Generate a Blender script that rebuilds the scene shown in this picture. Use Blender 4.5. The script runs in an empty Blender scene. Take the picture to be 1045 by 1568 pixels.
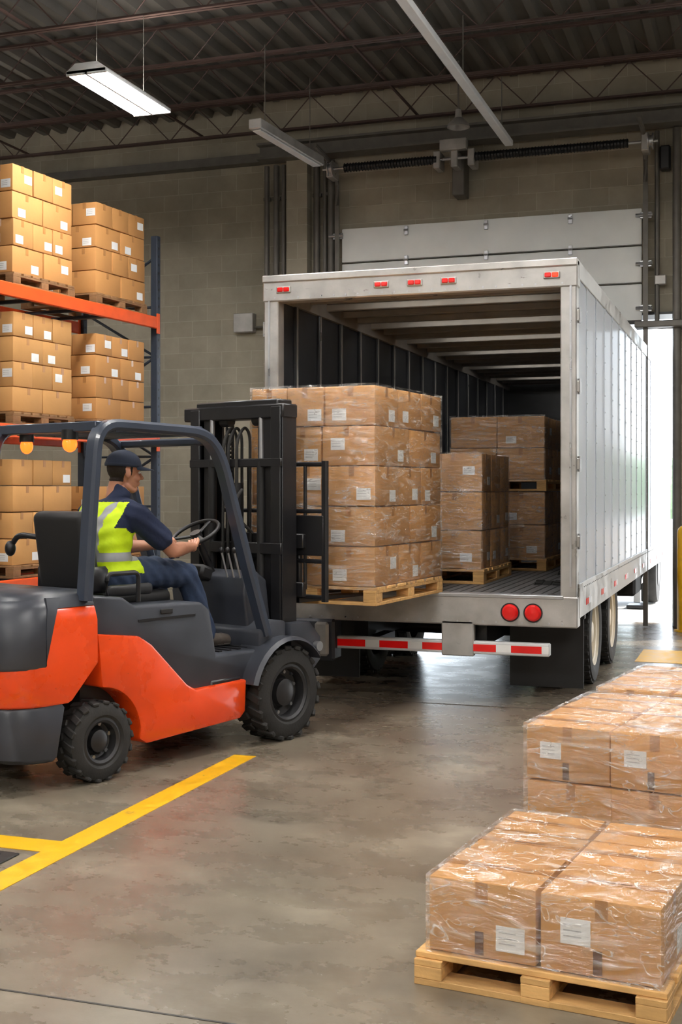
import bpy, bmesh, math, random
from mathutils import Vector, Matrix, Euler
random.seed(11)
S = bpy.context.scene
COL = S.collection

# ------------------------------------------------------------------ colour / materials
def lin(c):
    c = c/255.0
    return c/12.92 if c <= 0.04045 else ((c+0.055)/1.055)**2.4
def rgb(r, g, b): return (lin(r), lin(g), lin(b), 1)

def mat(name, col, rough=0.5, metal=0.0, var=0.12, nscale=6.0, bump=0.0, bscale=60.0, emit=0, ecol=None,
        island=0.0, spec=0.5, coat=0.0, rvar=0.0, wear=None, stretch=None):
    m = bpy.data.materials.new(name); m.use_nodes = True
    nt = m.node_tree; N = nt.nodes; L = nt.links
    b = N['Principled BSDF']
    b.inputs['Roughness'].default_value = rough
    b.inputs['Metallic'].default_value = metal
    b.inputs['Specular IOR Level'].default_value = spec
    b.inputs['Coat Weight'].default_value = coat
    tc = N.new('ShaderNodeTexCoord'); src = tc.outputs['Object']
    if stretch:
        mp = N.new('ShaderNodeMapping'); mp.inputs['Scale'].default_value = stretch; L.new(src, mp.inputs['Vector']); src = mp.outputs[0]
    no = N.new('ShaderNodeTexNoise'); no.inputs['Scale'].default_value = nscale; no.inputs['Detail'].default_value = 5
    L.new(src, no.inputs['Vector'])
    hsv = N.new('ShaderNodeHueSaturation'); hsv.inputs['Color'].default_value = col
    mr = N.new('ShaderNodeMapRange'); mr.inputs['From Min'].default_value = .3; mr.inputs['From Max'].default_value = .7
    mr.inputs['To Min'].default_value = 1-var; mr.inputs['To Max'].default_value = 1+var
    L.new(no.outputs['Fac'], mr.inputs['Value'])
    out = mr.outputs['Result']
    if island:
        ge = N.new('ShaderNodeNewGeometry')
        m2 = N.new('ShaderNodeMapRange'); m2.inputs['To Min'].default_value = 1-island; m2.inputs['To Max'].default_value = 1+island
        L.new(ge.outputs['Random Per Island'], m2.inputs['Value'])
        mu = N.new('ShaderNodeMath'); mu.operation = 'MULTIPLY'
        L.new(out, mu.inputs[0]); L.new(m2.outputs['Result'], mu.inputs[1]); out = mu.outputs[0]
    L.new(out, hsv.inputs['Value'])
    cout = hsv.outputs['Color']
    if wear:
        wn = N.new('ShaderNodeTexNoise'); wn.inputs['Scale'].default_value = wear[1]; wn.inputs['Detail'].default_value = 10; wn.inputs['Roughness'].default_value = .75
        wm = N.new('ShaderNodeMapping'); wm.inputs['Scale'].default_value = (1, 1, 2.6); L.new(tc.outputs['Object'], wm.inputs['Vector']); L.new(wm.outputs[0], wn.inputs['Vector'])
        wr = N.new('ShaderNodeMapRange'); wr.inputs['From Min'].default_value = wear[2]; wr.inputs['From Max'].default_value = wear[2]+.04; wr.inputs['To Max'].default_value = .8
        L.new(wn.outputs['Fac'], wr.inputs['Value'])
        wx = N.new('ShaderNodeMix'); wx.data_type = 'RGBA'; L.new(wr.outputs['Result'], wx.inputs[0]); L.new(cout, wx.inputs[6]); wx.inputs[7].default_value = wear[0]
        cout = wx.outputs[2]
    L.new(cout, b.inputs['Base Color'])
    if rvar:
        m3 = N.new('ShaderNodeMapRange'); m3.inputs['From Min'].default_value = .3; m3.inputs['From Max'].default_value = .7
        m3.inputs['To Min'].default_value = max(0, rough-rvar); m3.inputs['To Max'].default_value = min(1, rough+rvar)
        L.new(no.outputs['Fac'], m3.inputs['Value']); L.new(m3.outputs['Result'], b.inputs['Roughness'])
    if bump:
        n2 = N.new('ShaderNodeTexNoise'); n2.inputs['Scale'].default_value = bscale; n2.inputs['Detail'].default_value = 4
        L.new(tc.outputs['Object'], n2.inputs['Vector'])
        bp = N.new('ShaderNodeBump'); bp.inputs['Strength'].default_value = bump; bp.inputs['Distance'].default_value = .01
        L.new(n2.outputs['Fac'], bp.inputs['Height']); L.new(bp.outputs['Normal'], b.inputs['Normal'])
    if emit:
        b.inputs['Emission Color'].default_value = ecol or col
        b.inputs['Emission Strength'].default_value = emit
    return m

M = {}
M['card'] = mat('cardboard', rgb(198, 148, 92), .7, var=.06, nscale=3, island=.13, bump=.08, bscale=25, spec=.3)
M['card2'] = mat('cardboard_dark', rgb(188, 136, 82), .7, var=.06, nscale=3, island=.13, bump=.08, bscale=25, spec=.3)
M['tape'] = mat('packing_tape', rgb(172, 122, 72), .28, var=.05)
M['strap'] = mat('dark_strap', rgb(96, 62, 38), .45, var=.05)
M['wood'] = mat('pallet_wood', rgb(206, 162, 102), .75, var=.22, nscale=4, island=.2, bump=.25, bscale=40, stretch=(1.5, 8, 8))
M['wood_old'] = mat('pallet_wood_old', rgb(140, 104, 68), .8, var=.25, nscale=9, island=.2, bump=.3, bscale=40)
M['orange'] = mat('rack_orange', rgb(228, 84, 24), .45, var=.1)
M['rackblue'] = mat('rack_blue_grey', rgb(46, 54, 66), .5, var=.1)
M['fork_orange'] = mat('forklift_orange', rgb(230, 72, 18), .3, var=.07, nscale=4, coat=.3, bump=.02, bscale=8, rvar=.1, wear=(rgb(92, 52, 38), 5.5, .645))
M['fork_dark'] = mat('forklift_charcoal', rgb(54, 57, 65), .42, var=.14, nscale=5, rvar=.12, wear=(rgb(96, 96, 98), 6, .66))
M['fork_guard'] = mat('guard_bluegrey', rgb(50, 58, 73), .36, var=.1, coat=.2)
M['black'] = mat('black_steel', rgb(27, 27, 30), .38, var=.2, nscale=10)
M['blackmat'] = mat('black_plastic', rgb(25, 25, 27), .55, var=.1)
M['rubber'] = mat('tyre_rubber', rgb(36, 35, 34), .75, var=.25, nscale=12, bump=.2)
M['rim'] = mat('wheel_rim_dark', rgb(48, 48, 50), .42, metal=.3, var=.15)
M['cream'] = mat('wheel_rim_cream', rgb(214, 204, 184), .5, var=.12)
M['steel'] = mat('brushed_steel', rgb(176, 178, 182), .35, metal=.85, var=.15, rvar=.12)
M['galv'] = mat('galvanised_frame', rgb(172, 170, 167), .4, metal=.45, var=.22, nscale=5, rvar=.15, bump=.05, wear=(rgb(104, 98, 92), 7, .64))
M['pipe'] = mat('conduit_grey', rgb(104, 101, 96), .5, metal=.3, var=.15)
M['white'] = mat('white_paint', rgb(208, 210, 212), .45, var=.05)
M['doorw'] = mat('dock_door_white', rgb(230, 233, 232), .5, var=.06, nscale=2)
M['label'] = mat('paper_label', rgb(228, 229, 228), .5, var=.05)
M['labelp'] = mat('label_print', rgb(178, 178, 180), .6, var=.2, nscale=80)
M['red'] = mat('red_reflector', rgb(202, 20, 20), .22, var=.08, emit=.15, ecol=rgb(210, 20, 15))
M['redlamp'] = mat('red_lamp_lit', rgb(230, 40, 20), .2, emit=1.2, ecol=rgb(255, 60, 30))
M['amber'] = mat('amber_lamp_lit', rgb(255, 110, 25), .2, emit=2.6, ecol=rgb(255, 98, 30))
M['yellow'] = mat('yellow_paint', rgb(224, 170, 14), .45, var=.12, nscale=12, bump=.1, rvar=.1, wear=(rgb(150, 122, 52), 9, .62))
M['inner'] = mat('trailer_liner_dark', rgb(52, 54, 58), .38, var=.2, nscale=3)
M['bow'] = mat('roof_bow_grey', rgb(158, 152, 143), .5, metal=.2, var=.1)
M['roofskin'] = mat('trailer_roof_skin', rgb(66, 62, 58), .6, var=.1)
M['deck'] = mat('trailer_deck', rgb(98, 98, 100), .5, var=.3, nscale=20, bump=.2)
M['deckroof'] = mat('ceiling_deck_grey', rgb(106, 103, 98), .42, metal=.3, var=.15, nscale=1.5)
M['joist'] = mat('joist_steel', rgb(72, 54, 49), .55, var=.2)
M['skin'] = mat('skin', rgb(186, 132, 106), .5, var=.05, spec=.4)
M['hair'] = mat('hair_dark', rgb(36, 26, 22), .7, var=.2, nscale=60, bump=.3, bscale=200)
M['navy'] = mat('navy_cloth', rgb(26, 37, 66), .85, var=.12, nscale=15, bump=.3, bscale=30)
M['cap'] = mat('cap_cloth', rgb(25, 35, 54), .85, var=.1)
M['vest'] = mat('hi_vis_yellow', rgb(206, 236, 24), .7, var=.07, nscale=12, bump=.3, bscale=25, emit=.06, ecol=rgb(200, 240, 20))
M['silver'] = mat('reflective_silver', rgb(168, 172, 176), .45, var=.06)
M['jeans'] = mat('denim', rgb(46, 61, 88), .85, var=.22, nscale=14, bump=.4, bscale=28)
M['boot'] = mat('boot_leather', rgb(80, 72, 66), .6, var=.2, nscale=20)
M['sole'] = mat('boot_sole', rgb(150, 145, 138), .7)
M['eyew'] = mat('eye_white', rgb(235, 232, 228), .2)
M['lip'] = mat('lip', rgb(168, 104, 92), .5)
M['tube'] = mat('lamp_lit_panel', (1, 1, 1, 1), .4, var=0, emit=84, ecol=(1.0, .97, .925, 1))
M['uplamp'] = mat('lamp_uplight_slot', (1, 1, 1, 1), .4, var=0, emit=62, ecol=(1.0, .97, .925, 1))  # glow added on top of the fixtures to brighten the ceiling
M['led'] = mat('dome_lamp_lit', (1, 1, 1, 1), .4, var=0, emit=15, ecol=(1.0, .98, .94, 1))  # glow of the strips added inside the trailer
M['grate'] = mat('floor_plate', rgb(52, 50, 48), .5, metal=.3, var=.3, nscale=20)
M['asphalt'] = mat('outdoor_concrete', rgb(186, 184, 178), .8, var=.08, nscale=.8)
M['green'] = mat('foliage', rgb(112, 130, 96), .8, var=.4, nscale=3)
M['trailer'] = mat('trailer_side_skin', rgb(214, 220, 230), .22, metal=.35, var=.04, nscale=1.2, bump=.012, bscale=2.0)

def floor_mat():
    m = bpy.data.materials.new('polished_concrete'); m.use_nodes = True
    nt = m.node_tree; N = nt.nodes; L = nt.links; b = N['Principled BSDF']
    tc = N.new('ShaderNodeTexCoord')
    mp = N.new('ShaderNodeMapping'); mp.inputs['Rotation'].default_value = (0, 0, .3); mp.inputs['Scale'].default_value = (.85, 1.2, 1)
    L.new(tc.outputs['Object'], mp.inputs['Vector'])
    def noise(sc, det=6, dist=0., rough=.6):
        n = N.new('ShaderNodeTexNoise'); n.inputs['Scale'].default_value = sc; n.inputs['Detail'].default_value = det
        n.inputs['Distortion'].default_value = dist; n.inputs['Roughness'].default_value = rough
        L.new(mp.outputs[0], n.inputs['Vector']); return n
    n1 = noise(1.3, 9, .0, .62); n2 = noise(8, 9, .0, .7); n3 = noise(.35, 3); n4 = noise(3.2, 8, .0, .62)
    r1 = N.new('ShaderNodeValToRGB'); r1.color_ramp.interpolation = 'EASE'; e = r1.color_ramp.elements
    e[0].position = .22; e[0].color = rgb(84, 77, 67); e[1].position = .78; e[1].color = rgb(152, 144, 128)
    x = r1.color_ramp.elements.new(.5); x.color = rgb(117, 109, 96)
    L.new(n1.outputs['Fac'], r1.inputs['Fac'])
    def mul(a, n, lo, hi, p0=.3, p1=.7, f=1.0):
        r = N.new('ShaderNodeValToRGB'); e = r.color_ramp.elements
        e[0].position = p0; e[0].color = lo; e[1].position = p1; e[1].color = hi
        L.new(n.outputs['Fac'], r.inputs['Fac'])
        mx = N.new('ShaderNodeMix'); mx.data_type = 'RGBA'; mx.blend_type = 'MULTIPLY'; mx.inputs[0].default_value = f
        L.new(a, mx.inputs[6]); L.new(r.outputs['Color'], mx.inputs[7]); return mx.outputs[2]
    c = mul(r1.outputs['Color'], n2, (.86, .85, .83, 1), (1.14, 1.13, 1.12, 1), .25, .75)
    c = mul(c, n4, (.8, .78, .75, 1), (1.16, 1.16, 1.15, 1), .25, .75)
    r3 = N.new('ShaderNodeValToRGB'); e = r3.color_ramp.elements
    e[0].position = .45; e[0].color = (0, 0, 0, 1); e[1].position = .7; e[1].color = (.45, .45, .45, 1)
    L.new(n3.outputs['Fac'], r3.inputs['Fac'])
    mx2 = N.new('ShaderNodeMix'); mx2.data_type = 'RGBA'; L.new(r3.outputs['Color'], mx2.inputs[0])
    L.new(c, mx2.inputs[6]); mx2.inputs[7].default_value = rgb(108, 82, 66)
    L.new(mx2.outputs[2], b.inputs['Base Color'])
    mr = N.new('ShaderNodeMapRange'); mr.inputs['From Min'].default_value = .25; mr.inputs['From Max'].default_value = .75
    mr.inputs['To Min'].default_value = .2; mr.inputs['To Max'].default_value = .36
    L.new(n4.outputs['Fac'], mr.inputs['Value']); L.new(mr.outputs['Result'], b.inputs['Roughness'])
    b.inputs['Specular IOR Level'].default_value = .55
    bp = N.new('ShaderNodeBump'); bp.inputs['Strength'].default_value = .05; bp.inputs['Distance'].default_value = .01
    L.new(n2.outputs['Fac'], bp.inputs['Height']); L.new(bp.outputs['Normal'], b.inputs['Normal'])
    return m
M['floor'] = floor_mat()

def block_mat(name, swap):
    m = bpy.data.materials.new(name); m.use_nodes = True
    nt = m.node_tree; N = nt.nodes; L = nt.links; b = N['Principled BSDF']
    tc = N.new('ShaderNodeTexCoord'); sp = N.new('ShaderNodeSeparateXYZ'); cb = N.new('ShaderNodeCombineXYZ')
    L.new(tc.outputs['Object'], sp.inputs[0])
    L.new(sp.outputs['Y' if swap else 'X'], cb.inputs['X']); L.new(sp.outputs['Z'], cb.inputs['Y'])
    br = N.new('ShaderNodeTexBrick'); br.inputs['Scale'].default_value = 1
    br.inputs['Brick Width'].default_value = .46; br.inputs['Row Height'].default_value = .23
    br.inputs['Mortar Size'].default_value = .007; br.inputs['Mortar Smooth'].default_value = .7
    br.inputs['Color1'].default_value = rgb(164, 157, 141); br.inputs['Color2'].default_value = rgb(153, 146, 130)
    br.inputs['Mortar'].default_value = rgb(178, 171, 155)
    L.new(cb.outputs[0], br.inputs['Vector'])
    no = N.new('ShaderNodeTexNoise'); no.inputs['Scale'].default_value = 1.1; no.inputs['Detail'].default_value = 9; no.inputs['Roughness'].default_value = .65
    L.new(tc.outputs['Object'], no.inputs['Vector'])
    mr = N.new('ShaderNodeMapRange'); mr.inputs['From Min'].default_value = .3; mr.inputs['From Max'].default_value = .7
    mr.inputs['To Min'].default_value = .74; mr.inputs['To Max'].default_value = 1.12
    L.new(no.outputs['Fac'], mr.inputs['Value'])
    hsv = N.new('ShaderNodeHueSaturation'); L.new(br.outputs['Color'], hsv.inputs['Color']); L.new(mr.outputs['Result'], hsv.inputs['Value'])
    L.new(hsv.outputs['Color'], b.inputs['Base Color']); b.inputs['Roughness'].default_value = .8
    bp = N.new('ShaderNodeBump'); bp.inputs['Strength'].default_value = .35; bp.inputs['Distance'].default_value = .008; bp.invert = True
    L.new(br.outputs['Fac'], bp.inputs['Height']); L.new(bp.outputs['Normal'], b.inputs['Normal'])
    return m
M['blockx'] = block_mat('concrete_block', False)
M['blocky'] = block_mat('concrete_block_side', True)

def film_mat():
    m = bpy.data.materials.new('stretch_wrap_film'); m.use_nodes = True
    nt = m.node_tree; N = nt.nodes; L = nt.links; N.remove(N['Principled BSDF'])
    out = N['Material Output']; tc = N.new('ShaderNodeTexCoord')
    mp = N.new('ShaderNodeMapping'); mp.inputs['Rotation'].default_value = (0.3, .4, .3); mp.inputs['Scale'].default_value = (2.0, 2.0, 9)
    L.new(tc.outputs['Object'], mp.inputs['Vector'])
    no = N.new('ShaderNodeTexNoise'); no.inputs['Scale'].default_value = 2.2; no.inputs['Detail'].default_value = 6; no.inputs['Distortion'].default_value = 1.2
    L.new(mp.outputs[0], no.inputs['Vector'])
    cr = N.new('ShaderNodeMapRange'); cr.inputs['From Min'].default_value = .52; cr.inputs['From Max'].default_value = .76
    cr.inputs['To Min'].default_value = .01; cr.inputs['To Max'].default_value = .42  # pale diffuse streaks painted in to read as gloss on the film
    L.new(no.outputs['Fac'], cr.inputs['Value'])
    # lit crease highlights painted as thin pale lines: ridges of a second noise
    n5 = N.new('ShaderNodeTexNoise'); n5.inputs['Scale'].default_value = 2.6; n5.inputs['Detail'].default_value = 2; n5.inputs['Distortion'].default_value = 1.8
    mp2 = N.new('ShaderNodeMapping'); mp2.inputs['Rotation'].default_value = (-.5, .6, .2); mp2.inputs['Scale'].default_value = (1.3, 1.3, 4.5)
    L.new(tc.outputs['Object'], mp2.inputs['Vector']); L.new(mp2.outputs[0], n5.inputs['Vector'])
    sb = N.new('ShaderNodeMath'); sb.operation = 'SUBTRACT'; sb.inputs[1].default_value = .5; L.new(n5.outputs['Fac'], sb.inputs[0])
    ab = N.new('ShaderNodeMath'); ab.operation = 'ABSOLUTE'; L.new(sb.outputs[0], ab.inputs[0])
    rg = N.new('ShaderNodeMapRange'); rg.inputs['From Min'].default_value = 0; rg.inputs['From Max'].default_value = .016; rg.inputs['To Min'].default_value = .42; rg.inputs['To Max'].default_value = 0
    L.new(ab.outputs[0], rg.inputs['Value'])
    ad = N.new('ShaderNodeMath'); ad.operation = 'ADD'; ad.use_clamp = True; L.new(cr.outputs['Result'], ad.inputs[0]); L.new(rg.outputs['Result'], ad.inputs[1])
    tr = N.new('ShaderNodeBsdfTransparent'); df = N.new('ShaderNodeBsdfDiffuse'); df.inputs['Color'].default_value = (.84, .80, .74, 1)
    gl = N.new('ShaderNodeBsdfGlossy'); gl.inputs['Roughness'].default_value = .14; gl.inputs['Color'].default_value = (1, 1, 1, 1)
    bp = N.new('ShaderNodeBump'); bp.inputs['Strength'].default_value = 1.0; bp.inputs['Distance'].default_value = .06
    L.new(no.outputs['Fac'], bp.inputs['Height']); L.new(bp.outputs['Normal'], gl.inputs['Normal'])
    m1 = N.new('ShaderNodeMixShader'); L.new(ad.outputs[0], m1.inputs[0]); L.new(tr.outputs[0], m1.inputs[1]); L.new(df.outputs[0], m1.inputs[2])
    fr = N.new('ShaderNodeLayerWeight'); fr.inputs['Blend'].default_value = .3
    mr = N.new('ShaderNodeMapRange'); mr.inputs['To Min'].default_value = .13; mr.inputs['To Max'].default_value = .42; L.new(fr.outputs['Fresnel'], mr.inputs['Value'])
    mx = N.new('ShaderNodeMixShader'); L.new(mr.outputs['Result'], mx.inputs[0]); L.new(m1.outputs[0], mx.inputs[1]); L.new(gl.outputs[0], mx.inputs[2])
    L.new(mx.outputs[0], out.inputs['Surface'])
    return m
M['film'] = film_mat()

# ------------------------------------------------------------------ geometry collector
class G:
    def __init__(s): s.v = []; s.f = []; s.m = []; s.mats = []
    def mi(s, k):
        if k not in s.mats: s.mats.append(k)
        return s.mats.index(k)
    def add(s, vs, fs, k):
        o = len(s.v); i = s.mi(k)
        s.v += [tuple(v) for v in vs]
        for f in fs: s.f.append(tuple(x+o for x in f)); s.m.append(i)
    def addbm(s, bm, k, Mx=None):
        bm.verts.ensure_lookup_table(); bm.verts.index_update()
        vs = [(Mx @ v.co) if Mx else v.co.copy() for v in bm.verts]
        s.add(vs, [[v.index for v in f.verts] for f in bm.faces], k); bm.free()
    def box(s, c, d, k, bev=0, rot=None, seg=1):
        bm = bmesh.new(); bmesh.ops.create_cube(bm, size=1)
        for v in bm.verts: v.co = Vector((v.co.x*d[0], v.co.y*d[1], v.co.z*d[2]))
        if bev: bmesh.ops.bevel(bm, geom=bm.edges[:], offset=min(bev, min(d)*.45), segments=seg, affect='EDGES', profile=.5)
        Mx = Matrix.Translation(Vector(c))
        if rot is not None:
            Mx = Mx @ (rot if isinstance(rot, Matrix) else Euler(rot).to_matrix().to_4x4())
        s.addbm(bm, k, Mx)
    def bb(s, a, b, k, bev=0, seg=1):
        s.box([(a[i]+b[i])/2 for i in range(3)], [abs(b[i]-a[i]) for i in range(3)], k, bev, None, seg)
    def prism(s, pts, y0, y1, k, bev=0, seg=2, Mx=None):
        bm = bmesh.new(); vs = [bm.verts.new((p[0], y0, p[1])) for p in pts]
        f = bm.faces.new(vs)
        r = bmesh.ops.extrude_face_region(bm, geom=[f])
        for e in r['geom']:
            if isinstance(e, bmesh.types.BMVert): e.co.y = y1
        bmesh.ops.recalc_face_normals(bm, faces=bm.faces[:])
        if bev: bmesh.ops.bevel(bm, geom=bm.edges[:], offset=bev, segments=seg, affect='EDGES', profile=.5, clamp_overlap=True)
        s.addbm(bm, k, Mx)
    def cyl(s, p0, p1, r, k, seg=16, r2=None):
        p0 = Vector(p0); p1 = Vector(p1); r2 = r if r2 is None else r2
        d = (p1-p0).normalized(); q = d.to_track_quat('Z', 'Y').to_matrix()
        vs = []; fs = []
        for p, rr in ((p0, r), (p1, r2)):
            for i in range(seg):
                a = 2*math.pi*i/seg; vs.append(p+q @ Vector((rr*math.cos(a), rr*math.sin(a), 0)))
        for i in range(seg): fs.append((i, (i+1) % seg, seg+(i+1) % seg, seg+i))
        fs.append(tuple(range(seg))[::-1]); fs.append(tuple(range(seg, 2*seg)))
        s.add(vs, fs, k)
    def sweep(s, pts, sec, k, up=(0, 0, 1), closed=False):
        pts = [Vector(p) for p in pts]; n = len(pts); up = Vector(up); vs = []; fs = []; ns = len(sec)
        for i, p in enumerate(pts):
            if closed: t = pts[(i+1) % n]-pts[i-1]
            else: t = pts[min(i+1, n-1)]-pts[max(i-1, 0)]
            t.normalize(); a = up.cross(t)
            if a.length < 1e-3: a = Vector((1, 0, 0)).cross(t)
            a.normalize(); b = t.cross(a)
            for q in sec: vs.append(p+a*q[0]+b*q[1])
        m = n if closed else n-1
        for i in range(m):
            for j in range(ns):
                fs.append((i*ns+j, i*ns+(j+1) % ns, ((i+1) % n)*ns+(j+1) % ns, ((i+1) % n)*ns+j))
        if not closed:
            fs.append(tuple(range(ns))[::-1]); fs.append(tuple(range((n-1)*ns, n*ns)))
        s.add(vs, fs, k)
    def tube(s, pts, r, k, seg=10, up=(0, 0, 1), closed=False):
        s.sweep(pts, [(r*math.cos(2*math.pi*i/seg), r*math.sin(2*math.pi*i/seg)) for i in range(seg)], k, up, closed)
    def bar(s, pts, w, h, k, up=(0, 0, 1), ch=.25):
        c = min(w, h)*ch; a = w/2; b = h/2
        s.sweep(pts, [(a, b-c), (a-c, b), (-a+c, b), (-a, b-c), (-a, -b+c), (-a+c, -b), (a-c, -b), (a, -b+c)], k, up)
    def lathe(s, prof, o, axis, k, seg=32, closed=False):
        o = Vector(o); q = Vector(axis).normalized().to_track_quat('Z', 'Y').to_matrix(); n = len(prof); vs = []; fs = []
        for i in range(seg):
            a = 2*math.pi*i/seg
            for r, t in prof: vs.append(o+q @ Vector((r*math.cos(a), r*math.sin(a), t)))
        for i in range(seg):
            j = (i+1) % seg
            for c in range(n if closed else n-1):
                d = (c+1) % n
                fs.append((i*n+c, j*n+c, j*n+d, i*n+d))
        s.add(vs, fs, k)
    def ell(s, c, r, k, seg=20, rings=12, rot=None):
        bm = bmesh.new(); bmesh.ops.create_uvsphere(bm, u_segments=seg, v_segments=rings, radius=1)
        Mx = Matrix.Translation(Vector(c))
        if rot: Mx = Mx @ Euler(rot).to_matrix().to_4x4()
        Mx = Mx @ Matrix.Diagonal((r[0], r[1], r[2], 1))
        s.addbm(bm, k, Mx)
    def caps(s, p0, p1, r0, r1, k='skin', seg=16):
        p0 = Vector(p0); p1 = Vector(p1); d = p1-p0; q = d.normalized().to_track_quat('Z', 'Y').to_matrix(); Ln = d.length
        rings = []
        for i in range(0, 6): a = -math.pi/2+i*(math.pi/2)/5; rings.append((max(r0*math.cos(a), 1e-4), r0*math.sin(a)))
        for i in range(0, 6): a = i*(math.pi/2)/5; rings.append((max(r1*math.cos(a), 1e-4), Ln+r1*math.sin(a)))
        vs = []; fs = []
        for r, t in rings:
            for j in range(seg):
                a = 2*math.pi*j/seg; vs.append(p0+q @ Vector((r*math.cos(a), r*math.sin(a), t)))
        n = len(rings)
        for i in range(n-1):
            for j in range(seg): fs.append((i*seg+j, i*seg+(j+1) % seg, (i+1)*seg+(j+1) % seg, (i+1)*seg+j))
        fs.append(tuple(range(seg))[::-1]); fs.append(tuple(range((n-1)*seg, n*seg)))
        s.add(vs, fs, k)
    def loft(s, secs, k, seg=24):
        vs = []; fs = []
        for (cx, cy, cz, rx, ry) in secs:
            for j in range(seg):
                a = 2*math.pi*j/seg; ca = math.cos(a); sa = math.sin(a)
                vs.append((cx+rx*math.copysign(abs(ca)**.85, ca), cy+ry*math.copysign(abs(sa)**.85, sa), cz))
        n = len(secs)
        for i in range(n-1):
            for j in range(seg): fs.append((i*seg+j, i*seg+(j+1) % seg, (i+1)*seg+(j+1) % seg, (i+1)*seg+j))
        fs.append(tuple(range(seg))[::-1]); fs.append(tuple(range((n-1)*seg, n*seg)))
        s.add(vs, fs, k)
    def obj(s, name, parent=None, loc=None, rot=None, smooth=35, mesh_only=False):
        me = bpy.data.meshes.new(name); me.from_pydata(s.v, [], s.f)
        for k in s.mats: me.materials.append(M[k])
        me.polygons.foreach_set('material_index', s.m); me.update()
        bm = bmesh.new(); bm.from_mesh(me); bmesh.ops.recalc_face_normals(bm, faces=bm.faces[:]); bm.to_mesh(me); bm.free()
        if smooth:
            me.polygons.foreach_set('use_smooth', [True]*len(me.polygons))
            try: me.set_sharp_from_angle(angle=math.radians(smooth))
            except Exception: pass
        o = bpy.data.objects.new(name, me); COL.objects.link(o)
        if parent: o.parent = parent
        if loc: o.location = loc
        if rot: o.rotation_euler = rot
        return o

def empty(name, loc=(0, 0, 0), yaw=0, parent=None):
    e = bpy.data.objects.new(name, None); e.empty_display_size = .2; COL.objects.link(e)
    e.location = loc; e.rotation_euler = (0, 0, yaw)
    if parent: e.parent = parent
    return e

def fillet(pts, r, n=6):
    pts = [Vector(p) for p in pts]; out = [pts[0]]
    for i in range(1, len(pts)-1):
        p = pts[i]; a = (pts[i-1]-p); b = (pts[i+1]-p); ra = min(r, a.length*.45); rb = min(r, b.length*.45)
        A = p+a.normalized()*ra; B = p+b.normalized()*rb
        for j in range(n+1):
            t = j/n; out.append(A*(1-t)**2+p*2*t*(1-t)+B*t*t)
    out.append(pts[-1]); return out

def remesh(g, name, voxel, smooth_it=6, fac=.5):
    o = g.obj(name, smooth=0)
    md = o.modifiers.new('r', 'REMESH'); md.mode = 'VOXEL'; md.voxel_size = voxel
    ms = o.modifiers.new('s', 'SMOOTH'); ms.iterations = smooth_it; ms.factor = fac
    dg = bpy.context.evaluated_depsgraph_get(); dg.update()
    me = bpy.data.meshes.new_from_object(o.evaluated_get(dg)); me.name = name
    old = o.data; o.modifiers.clear(); o.data = me; bpy.data.meshes.remove(old)
    me.polygons.foreach_set('use_smooth', [True]*len(me.polygons))
    me.materials.clear()
    return o

# ------------------------------------------------------------------ room shell
XL, XR, YF, YB, ZC = -13.0, 8.0, -6.0, 16.0, 7.05
g = G(); g.bb((XL, YF, -.1), (XR, YB+.4, 0), 'floor'); g.obj('floor', smooth=0)
g = G(); g.bb((XL-20, YB+.4, -.12), (XR+30, 90, -.01), 'asphalt'); g.obj('outdoor_ground', smooth=0)
g = G()
g.bb((XL, YB+.4, 0), (-6.55, YB+.8, ZC+.1), 'blockx')
g.bb((-6.55, YB, 0), (-5.3, YB+.8, ZC+.1), 'blockx')
g.bb((-5.3, YB, 3.9), (-1.04, YB+.4, ZC+.1), 'blockx')
g.bb((-1.04, YB, 0), (1.3, YB+.4, ZC+.1), 'blockx')
g.bb((1.3, YB, 4.4), (5.6, YB+.4, ZC+.1), 'blockx')  # lintel of an unseen opening added to throw daylight on the trailer side
g.bb((5.6, YB, 0), (XR, YB+.4, ZC+.1), 'blockx')
g.bb((-6.14, YB-.18, 0), (-5.84, YB, 6.4), 'blockx')
g.obj('wall_back', smooth=0)
g = G(); g.bb((XL-.3, YF, 0), (XL, YB+.8, ZC+.1), 'blocky'); g.obj('wall_left', smooth=0)
g = G(); g.bb((XR, YF, 0), (XR+.3, YB+.4, ZC+.1), 'blocky'); g.obj('wall_right', smooth=0)
g = G(); g.bb((XL, YF-.3, 0), (XR, YF, ZC+.1), 'blockx'); g.obj('wall_front', smooth=0)
g = G(); prof = []; p = .30; x = XL
while x < XR:
    prof += [(x, ZC), (x+.09, ZC), (x+.13, ZC+.085), (x+.26, ZC+.085)]; x += p
vs = []; fs = []
for (a, z) in prof: vs += [(a, YF, z), (a, YB+.8, z)]
for i in range(len(prof)-1): fs.append((2*i, 2*i+1, 2*i+3, 2*i+2))
g.add(vs, fs, 'deckroof'); g.bb((XL, YF, ZC+.12), (XR, YB+.8, ZC+.2), 'deckroof')
g.obj('ceiling', smooth=0)
yy = 15.75
while yy > -5:
    g = G()
    for z, q in ((6.56, 1), (7.0, 0)):
        g.bb((XL+.02, yy-.045, z-.003), (XR-.02, yy-.008, z+.003), 'joist'); g.bb((XL+.02, yy+.008, z-.003), (XR-.02, yy+.045, z+.003), 'joist')
        g.bb((XL+.02, yy-.012, z), (XR-.02, yy-.008, z+.035), 'joist'); g.bb((XL+.02, yy+.008, z), (XR-.02, yy+.012, z+.035), 'joist')
    x = XL+.1; up = True
    while x < XR-.5:
        a = (x, yy, 6.57 if up else 7.0); b = (x+.42, yy, 7.0 if up else 6.57)
        g.cyl(a, b, .008, 'joist', 6); x += .42; up = not up
    g.obj('roof_joist'); yy -= 1.42
g = G()
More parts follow.
